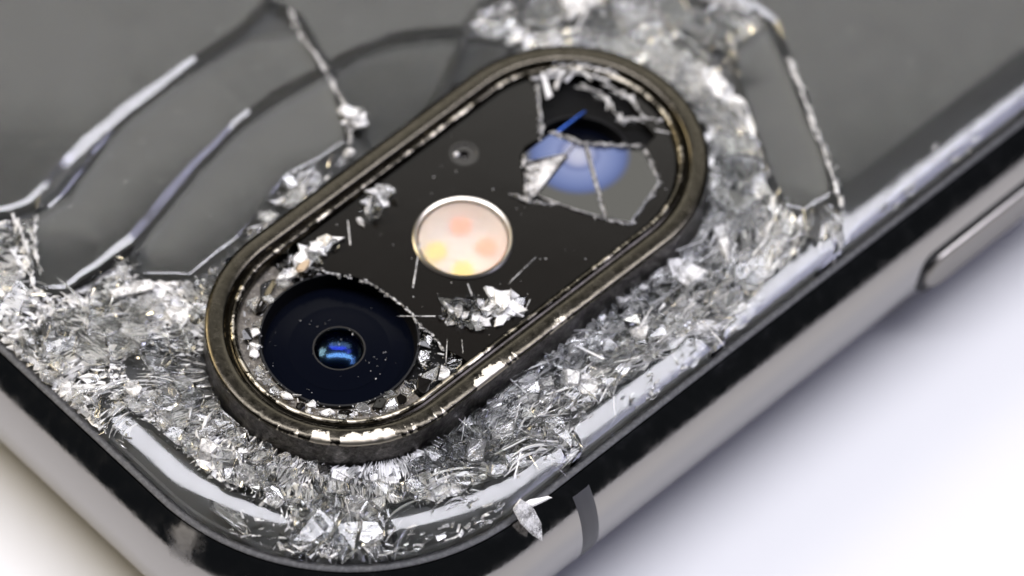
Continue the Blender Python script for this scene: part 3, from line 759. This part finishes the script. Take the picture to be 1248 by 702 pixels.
# ---- tilted pieces of the cover over the second lens
def plate_piece(name, poly, z0, tilt, th, m, parent, m2=None):
    poly = ccw(poly); c = (sum(p[0] for p in poly) / len(poly), sum(p[1] for p in poly) / len(poly))
    zz = lambda x, y: z0 + tilt[0] * (x - c[0]) + tilt[1] * (y - c[1])
    n = len(poly); nr = vnormals(poly)
    V = [(p[0] - q[0] * 0.004, p[1] - q[1] * 0.004, zz(*p)) for p, q in zip(poly, nr)] + [(p[0], p[1], zz(*p) - 0.006) for p in poly] + [(p[0], p[1], zz(*p) - th) for p in poly]
    vo, fo = cdt([v[:2] for v in V[:n]], []); k = len(V)
    V += [(x, y, zz(x, y)) for x, y in vo]; F = [tuple(k + i for i in f) for f in fo]
    vo, fo = cdt(poly, []); k = len(V)
    V += [(x, y, zz(x, y) - th) for x, y in vo]; F += [tuple(k + i for i in reversed(f)) for f in fo]; fm = [0] * len(F)
    for i in range(n):
        j = (i + 1) % n; F += [(j, i, n + i, n + j), (n + j, n + i, 2 * n + i, 2 * n + j)]; fm += [1, 1]
    o = mesh_obj(name, V, F, [m, m2 or m], parent, fm=fm)
    bm = bmesh.new(); bm.from_mesh(o.data); bmesh.ops.remove_doubles(bm, verts=bm.verts, dist=1e-5); bmesh.ops.recalc_face_normals(bm, faces=bm.faces); bm.to_mesh(o.data); bm.free()
    return o
m = M['coverwin'] = mat('cover_glass_with_window', (0.01, 0.009, 0.008), 0.06, spec=0.40, ior=1.5)
geo = N(m, 'ShaderNodeTexCoord'); vm = N(m, 'ShaderNodeVectorMath', operation='DISTANCE'); L(m, geo.outputs['Object'], vm.inputs[0]); vm.inputs[1].default_value = (TXC, TYC, CZ)
col = ramp(m, vm.outputs['Value'], [(0.0, (0.26, 0.27, 0.34)), (0.045, (0.2, 0.21, 0.3)), (0.075, (0.075, 0.095, 0.195)), (0.095, (0.11, 0.135, 0.25)), (0.15, (0.075, 0.10, 0.21)), (TR - 0.03, (0.05, 0.07, 0.165)), (TR + 0.004, (0.035, 0.035, 0.03))])  # coated window tint, with the lens's blue reflection painted in as rings
L(m, col, bsdf(m).inputs['Base Color'])
L(m, ramp(m, vm.outputs['Value'], [(0.0, 0.7), (TR - 0.02, 0.7), (TR + 0.004, 0.0)]), bsdf(m).inputs['Metallic'])
S1 = [(2.246, 1.167), (2.304, 1.038), (2.109, 0.725), (2.052, 0.83), (2.015, 0.923), (1.994, 0.98), (2.217, 1.041)]
S2 = [(2.314, 1.029), (2.465, 0.871), (2.397, 0.706), (2.169, 0.633), (2.117, 0.716)]
S3 = [(2.085, 1.165), (2.241, 1.166), (2.275, 1.064), (2.218, 1.051), (2.074, 1.127)]
S4 = [(2.065, 1.115), (2.209, 1.043), (2.05, 1.0), (1.949, 0.977)]
plate_piece('cover_shard', S1, CZ + 0.002, (-0.04, -0.055), 0.02, M['coverwin'], cover, M['frost'])
plate_piece('cover_shard', S2, CZ + 0.003, (-0.045, -0.045), 0.02, M['coverwin'], cover, M['frost'])
plate_piece('cover_shard', S3, CZ + 0.004, (-0.02, -0.03), 0.02, M['coverwin'], cover, M['frost'])
plate_piece('cover_shard', S4, CZ + 0.010, (0.05, -0.10), 0.012, M['frost'], cover, M['frost'])
plate_piece('cover_shard', [(2.274, 1.159), (2.425, 1.161), (2.437, 1.167), (2.424, 1.171), (2.273, 1.171)], CZ - 0.02, (0, -0.05), 0.012, M['bluebar'], cover)  # sliver added for a blue streak; its colour paints the glint
def chain(bag, pts, z, w, mi, n=9, jit=0.006):
    for i in range(len(pts) - 1):
        a, b = pts[i], pts[i + 1]; d = math.hypot(b[0] - a[0], b[1] - a[1])
        for k in range(max(1, int(d / w * n / 4))):
            t = rnd.random(); R = Matrix.Rotation(math.atan2(b[1] - a[1], b[0] - a[0]) + rnd.gauss(0, 0.35), 3, 'Z') @ Matrix.Rotation(rnd.uniform(0, 6), 3, 'X')
            l = w * rnd.uniform(1.2, 4.0)
            bag.add((a[0] + (b[0] - a[0]) * t + rnd.gauss(0, jit), a[1] + (b[1] - a[1]) * t + rnd.gauss(0, jit), z + rnd.uniform(-0.006, 0.006)), [R @ p for p in splinter(l, w * rnd.uniform(0.25, 0.7), w * 0.4)], BOXF, mi)
tb_ = Bag()
chain(tb_, [(2.39, 1.345), (2.46, 1.36), (2.527, 1.328), (2.57, 1.26), (2.62, 1.211)], CZ + 0.010, 0.04, 2, 9, 0.016)
chain(tb_, [(2.46, 1.37), (2.55, 1.36), (2.62, 1.27), (2.66, 1.17)], CZ + 0.010, 0.026, 1, 9, 0.012)
chain(tb_, [(2.50, 1.25), (2.52, 1.15), (2.50, 1.02), (2.55, 0.98)], CZ + 0.003, 0.016, 1, 8, 0.004)
chain(tb_, [(2.565, 1.2), (2.60, 1.08), (2.57, 0.97), (2.62, 0.9)], CZ + 0.003, 0.012, 1, 8, 0.003)
chain(tb_, [(2.206, 1.181), (2.246, 1.23), (2.299, 1.293), (2.38, 1.39)], CZ + 0.002, 0.014, 1, 8, 0.003)
chain(tb_, [(2.246, 1.170), (2.304, 1.042), (2.47, 0.872)], CZ + 0.004, 0.010, 1, 8, 0.002)
chain(tb_, [(2.309, 1.035), (2.113, 0.72)], CZ + 0.004, 0.008, 1, 8, 0.001)
chain(tb_, [(2.47, 0.87), (2.40, 0.70), (2.17, 0.632), (2.11, 0.722), (2.047, 0.872), (1.95, 0.975)], CZ + 0.001, 0.009, 1, 7, 0.003)
chain(tb_, [(2.075, 1.13), (1.95, 0.98), (1.93, 1.05)], CZ + 0.006, 0.014, 1, 8, 0.008)
o = mesh_obj('crushed_cover_glass', tb_.v, tb_.f, [M['shard'], M['frost'], M['powder']], cover, fm=tb_.m, recalc=True); o['kind'] = 'stuff'

# ------------------------------------------------------------------ loose pieces that lie on the phone
def lump(name, loc, pieces, size, m, label, cat):
    bm = bmesh.new()
    for q in range(pieces):
        k = bmesh.ops.create_icosphere(bm, subdivisions=3 if pieces < 9 else 2, radius=1.0)['verts']
        c = Vector((rnd.gauss(0, 0.33) * size[0], rnd.gauss(0, 0.33) * size[1], rnd.uniform(0, 0.5) * size[2])); f = rnd.uniform(0.25, 0.6) if pieces > 1 else 0.5
        off = rnd.uniform(0, 50); R = Matrix.Rotation(rnd.uniform(0, 6.28), 3, 'Z')
        for v in k:
            p = v.co.copy(); n = 1 + 0.55 * mn.noise(p * 1.6 + Vector((off, 0, 0))) + 0.35 * mn.noise(p * 4.5 + Vector((0, off, 0))) + rnd.gauss(0, 0.06)
            p = Vector((p.x * n * size[0] * f, p.y * n * size[1] * f * rnd.uniform(0.97, 1.03), max(-0.2, p.z) * n * size[2] * 0.8)); v.co = R @ p + c
    me = bpy.data.meshes.new(name); bm.to_mesh(me); bm.free(); me.materials.append(m)
    o = bpy.data.objects.new(name, me); COL.objects.link(o); o.location = loc
    return thing(o, label, cat)
def flake(name, poly, z0, tilt, th, m, label, cat, warp=0.0):
    poly = ccw(poly); c = (sum(p[0] for p in poly) / len(poly), sum(p[1] for p in poly) / len(poly))
    _, V, F = shard_geo(poly, lambda x, y: z0, th, 0.0, th * 0.8, tilt, 0.0, warp, 0.002)
    o = mesh_obj(name, V, F, m, recalc=True); o.location = (c[0], c[1], z0)
    return thing(o, label, cat)
def pile(name, loc, n, sx, sy, smin, smax, mats, weights, label, cat, rz=0.0):
    b = Bag()
    for _ in range(n):
        r = math.sqrt(rnd.random()); a = rnd.uniform(0, 6.28); l = rnd.uniform(smin, smax)
        R = Matrix.Rotation(rnd.uniform(0, 6.28), 3, 'Z') @ Matrix.Rotation(rnd.gauss(0, 0.3), 3, 'Y') @ Matrix.Rotation(rnd.gauss(0, 0.3), 3, 'X')
        nn = rnd.choice((3, 4, 5, 6)); an = sorted((k + rnd.uniform(-0.35, 0.35)) * 2 * math.pi / nn for k in range(nn)); ax = rnd.uniform(0.25, 0.8)
        _, V_, F_ = shard_geo([(l * 0.5 * math.cos(q) * rnd.uniform(0.6, 1.2), l * 0.5 * ax * math.sin(q) * rnd.uniform(0.6, 1.2)) for q in an], lambda x, y: 0.0, l * rnd.uniform(0.08, 0.2), 0.0, 0.002, (0, 0), 0.0, 0.002, 0.003)
        b.add((r * sx * math.cos(a), r * sy * math.sin(a), rnd.uniform(0.001, 0.03 * (1 - r) + 0.006)), [R @ Vector(p) for p in V_], F_, weights[rnd.randrange(len(weights))])
    o = mesh_obj(name, b.v, b.f, mats, fm=b.m, recalc=True); o.location = loc; o.rotation_euler = (0, 0, rz)
    return thing(o, label, cat)
GM = [M['shard'], M['frost'], M['powder']]
pile('glass_crumb', (1.529, 0.682, CZ + 0.002), 34, 0.055, 0.07, 0.05, 0.13, [M['powder'], M['frost'], M['shard']], (0, 0, 1, 2), 'white frosted glass crumb on the black camera cover below the flash', 'glass crumb')
pile('crushed_glass_pile', (1.40, 0.757, CZ), 44, 0.10, 0.07, 0.04, 0.12, GM, (0, 0, 0, 1), 'clear crushed glass heap between the flash and the main lens', 'glass crumbs', -0.7)
pile('glass_splinters', (1.47, 1.375, CZ), 16, 0.12, 0.025, 0.06, 0.15, GM, (0, 0, 1), 'clear jagged glass splinters lying on the black cover beside the upper bezel', 'glass splinters', 0.1)
pile('glass_flake', (1.17, 1.365, CZ), 24, 0.09, 0.035, 0.05, 0.12, [M['powder'], M['frost'], M['shard']], (0, 1, 1, 2), 'white flaky glass clump by the upper rim of the main lens', 'glass flake')
flake('tan_flake', [(1.035, 1.338), (1.055, 1.326), (1.085, 1.330), (1.105, 1.342), (1.11, 1.358), (1.085, 1.366), (1.055, 1.364), (1.04, 1.352)], CZ + 0.022, (0.1, -0.25), 0.014, M['tan'], 'orange tan flake at the rim of the main lens', 'flake', 0.003)
pile('glass_crumb', (1.76, 1.80, 0.0), 40, 0.04, 0.06, 0.03, 0.08, [M['powder'], M['frost'], M['shard']], (0, 1, 1, 2), 'pale glass crumb on the grey back glass above the bezel where two cracks meet', 'glass crumb')
flake('glass_chip', [(0.955, 0.02), (1.0, 0.03), (1.03, -0.01), (1.025, -0.07), (0.99, -0.115), (0.965, -0.08), (0.95, -0.03)], -0.045, (0.0, 0.85), 0.014, M['frost'], 'tan pointed glass chip hanging over the black frame edge', 'glass chip', 0.004)
flake('glass_sliver', [(1.0, 0.035), (1.05, 0.025), (1.12, -0.005), (1.13, -0.02), (1.06, -0.005), (1.0, 0.015)], -0.055, (0.0, 0.2), 0.01, M['powder'], 'thin bright glass sliver on the frame edge beside the hanging chip', 'glass sliver')

flake('glass_chip', [(0.085, 0.80), (0.12, 0.83), (0.15, 0.76), (0.155, 0.66), (0.12, 0.62), (0.10, 0.70)], 0.0, (-0.25, 0.1), 0.02, M['shard'], 'dark clear glass chip standing on the bright curved rim at the phone corner', 'glass chip', 0.004)
flake('glass_wedge', [(2.45, 0.46), (2.50, 0.44), (2.44, 0.34), (2.36, 0.27), (2.39, 0.34)], 0.02, (0.1, -0.2), 0.03, M['frost'], 'white wedge of glass standing between the bezel and the long rim', 'glass wedge', 0.004)
cc = Bag()
for pts, w, mi in (([(3.26, 0.83), (3.143, 0.604), (3.026, 0.383), (2.935, 0.227), (2.91, 0.18)], 0.014, 2), ([(1.93, 2.36), (1.88, 2.25), (1.84, 2.06), (1.79, 1.92), (1.74, 1.79), (1.66, 1.72)], 0.014, 1), ([(0.44, 2.34), (0.37, 2.18), (0.27, 2.04), (0.27, 1.96)], 0.016, 2), ([(0.50, 2.29), (0.40, 2.18), (0.33, 2.07)], 0.012, 2), ([(3.33, 1.06), (3.28, 1.2), (3.2, 1.33)], 0.02, 1)):
    chain(cc, pts, -0.004, w, mi, 7, 0.005)
for _ in range(420):                                                   # dust specks on the unbroken glass
    x, y = rnd.uniform(0, 3.9), rnd.uniform(0.3, 2.9)
    if stad_d(x, y) > BR + 0.02 and edge_s(x, y) > 0.1:
        l = rnd.choice((0.003, 0.004, 0.005, 0.009)); R = Matrix.Rotation(rnd.uniform(0, 6.28), 3, 'Z')
        cc.add((x, y, 0.001), [R @ p for p in splinter(l, l * 0.5, l * 0.4)], BOXF, 1)
o = mesh_obj('crack_crumbs', cc.v, cc.f, GM, film, fm=cc.m, recalc=True); o['kind'] = 'stuff'
wc = Bag()
for a, b in (((1.47, 0.80), (1.50, 0.86)), ((1.30, 0.83), (1.19, 0.93)), ((1.26, 0.72), (1.18, 0.64)), ((1.62, 0.75), (1.78, 0.77)), ((1.33, 0.99), (1.50, 1.13)), ((1.55, 0.60), (1.63, 0.64)), ((1.36, 1.40), (1.28, 1.30)), ((1.30, 0.68), (1.26, 0.63)), ((2.56, 0.90), (2.60, 0.84))):
    d = Vector((b[0] - a[0], b[1] - a[1])); R = Matrix.Rotation(math.atan2(d.y, d.x), 3, 'Z')
    wc.add(((a[0] + b[0]) / 2, (a[1] + b[1]) / 2, CZ + 0.002), [R @ p for p in splinter(d.length, 0.006, 0.004)], BOXF, 1)
for _ in range(70):
    x, y = rnd.uniform(1.2, 2.6), rnd.uniform(0.6, 1.44)
    if stad_d(x, y) < 0.41 and math.hypot(x - FX, y - FY) > 0.21 and not inside(THOLE, x, y) and not inside(HOLE, x, y):
        q = rnd.choice((0.002, 0.003, 0.005)); wc.add((x, y, CZ + 0.001), splinter(q, q, q * 0.6), BOXF, 1)
o = mesh_obj('cover_splinters', wc.v, wc.f, GM, cover, fm=wc.m, recalc=True); o['kind'] = 'stuff'

# black plate laid in the gap at the long crack
poly = [(0.36, 1.94), (0.50, 1.935), (0.63, 1.93), (0.70, 1.925), (0.66, 1.90), (0.53, 1.905), (0.41, 1.915)]
c = (sum(p[0] for p in poly) / 7, sum(p[1] for p in poly) / 7)
_, V, F = shard_geo(poly, ztop, 0.012, 0.0, 0.003, (0, 0), 0.0)
o = mesh_obj('gap_plate', V, F, M['print'], film, recalc=True); o.location = (c[0], c[1], -0.006)
# curved fans of fresh conchoidal fracture
fan = Bag()
def arc_sliver(cx, cyy, r, a0, a1, w, z, mi, lift=0.0, k=9):
    V = []; F = []
    for i in range(k + 1):
        t = i / k; a = a0 + (a1 - a0) * t; q = w * math.sin(math.pi * min(0.97, t + 0.03)) + 0.0006
        rr_ = r + 0.004 * math.sin(3 * t + r * 40)
        for dr, dz in ((-q, 0), (0, q * 1.2), (q, 0)):
            x, y = cx + (rr_ + dr) * math.cos(a), cyy + (rr_ + dr) * math.sin(a); V.append((x, y, ztop(x, y) + z + dz + lift * t))
    for i in range(k):
        for j in range(2): F.append((3 * i + j, 3 * i + j + 1, 3 * i + j + 4, 3 * i + j + 3))
        F.append((3 * i + 2, 3 * i, 3 * i + 3, 3 * i + 5))
    fan.add((0, 0, 0), V, F, mi)
for (fx, fy, r0, r1, b0, b1, num, w) in ((1.12, 0.00, 0.10, 0.26, -5, 75, 22, 0.006), (0.78, 0.06, 0.12, 0.3, 20, 80, 18, 0.006), (0.62, 0.02, 0.10, 0.3, 60, 150, 20, 0.006), (1.75, -0.02, 0.16, 0.34, 40, 130, 16, 0.006),
                                         (0.30, 1.55, 0.06, 0.28, -60, 40, 20, 0.006), (0.12, 1.20, 0.08, 0.34, 0, 80, 20, 0.006), (0.42, 1.02, 0.05, 0.22, 60, 200, 18, 0.006), (0.55, 1.72, 0.05, 0.24, 150, 280, 18, 0.006), (0.16, 1.95, 0.05, 0.22, -80, 60, 16, 0.006),
                                         (2.62, 0.30, 0.08, 0.3, 60, 150, 16, 0.009), (2.85, 1.15, 0.08, 0.35, -40, 60, 18, 0.010), (2.7, 1.75, 0.1, 0.35, 200, 330, 18, 0.010)):
    for _ in range(num):
        m0 = math.radians(rnd.uniform(b0, b1)); ln = math.radians(rnd.uniform(15, 55))
        r = rnd.uniform(r0, r1); mx_, my_ = fx + r * math.cos(m0 + ln / 2), fy + r * math.sin(m0 + ln / 2)
        if stad_d(mx_, my_) < BR + 0.02 or edge_s(mx_, my_) < GS + 0.01: continue
        arc_sliver(fx, fy, r, m0, m0 + ln, w * rnd.uniform(0.25, 1.0), rnd.uniform(-0.02, 0.004), rnd.choice((0, 3, 3, 2)), rnd.uniform(-0.01, 0.012))
for _ in range(900):                                                   # chips of glass along the rim
    if rnd.random() < 0.55: x, y = rnd.uniform(0.0, 3.6), 0.0
    else: x, y = 0.0, rnd.uniform(0.0, 2.6)
    sd = GS + 0.004 + 0.09 * rnd.random() ** 2
    if x < RC and y < RC:
        a = math.radians(rnd.uniform(180, 270)); x, y = RC + (RC - sd) * math.cos(a), RC + (RC - sd) * math.sin(a)
    elif y == 0.0: y = sd
    else: x = sd
    if mn.noise((x * 3.0, y * 3.0, 91.0)) < (0.08 if y < 0.5 and x > 2.2 else -0.05): continue
    l = 0.012 * 4 ** rnd.random(); n_ = edge_n(x, y)
    R = Matrix.Rotation(math.atan2(n_[0], -n_[1]) + rnd.gauss(0, 0.5), 3, 'Z') @ Matrix.Rotation(rnd.gauss(0, 0.3), 3, 'X')
    fan.add((x, y, ztop(x, y) + rnd.uniform(-0.006, 0.006)), [R @ p for p in splinter(l, l * rnd.uniform(0.15, 0.5), l * rnd.uniform(0.1, 0.3))], BOXF, rnd.choice((0, 0, 3, 1)))
o = mesh_obj('fracture_fans', fan.v, fan.f, [M['shard'], M['frost'], M['powder'], M['fract']], film, fm=fan.m, recalc=True); o['kind'] = 'stuff'
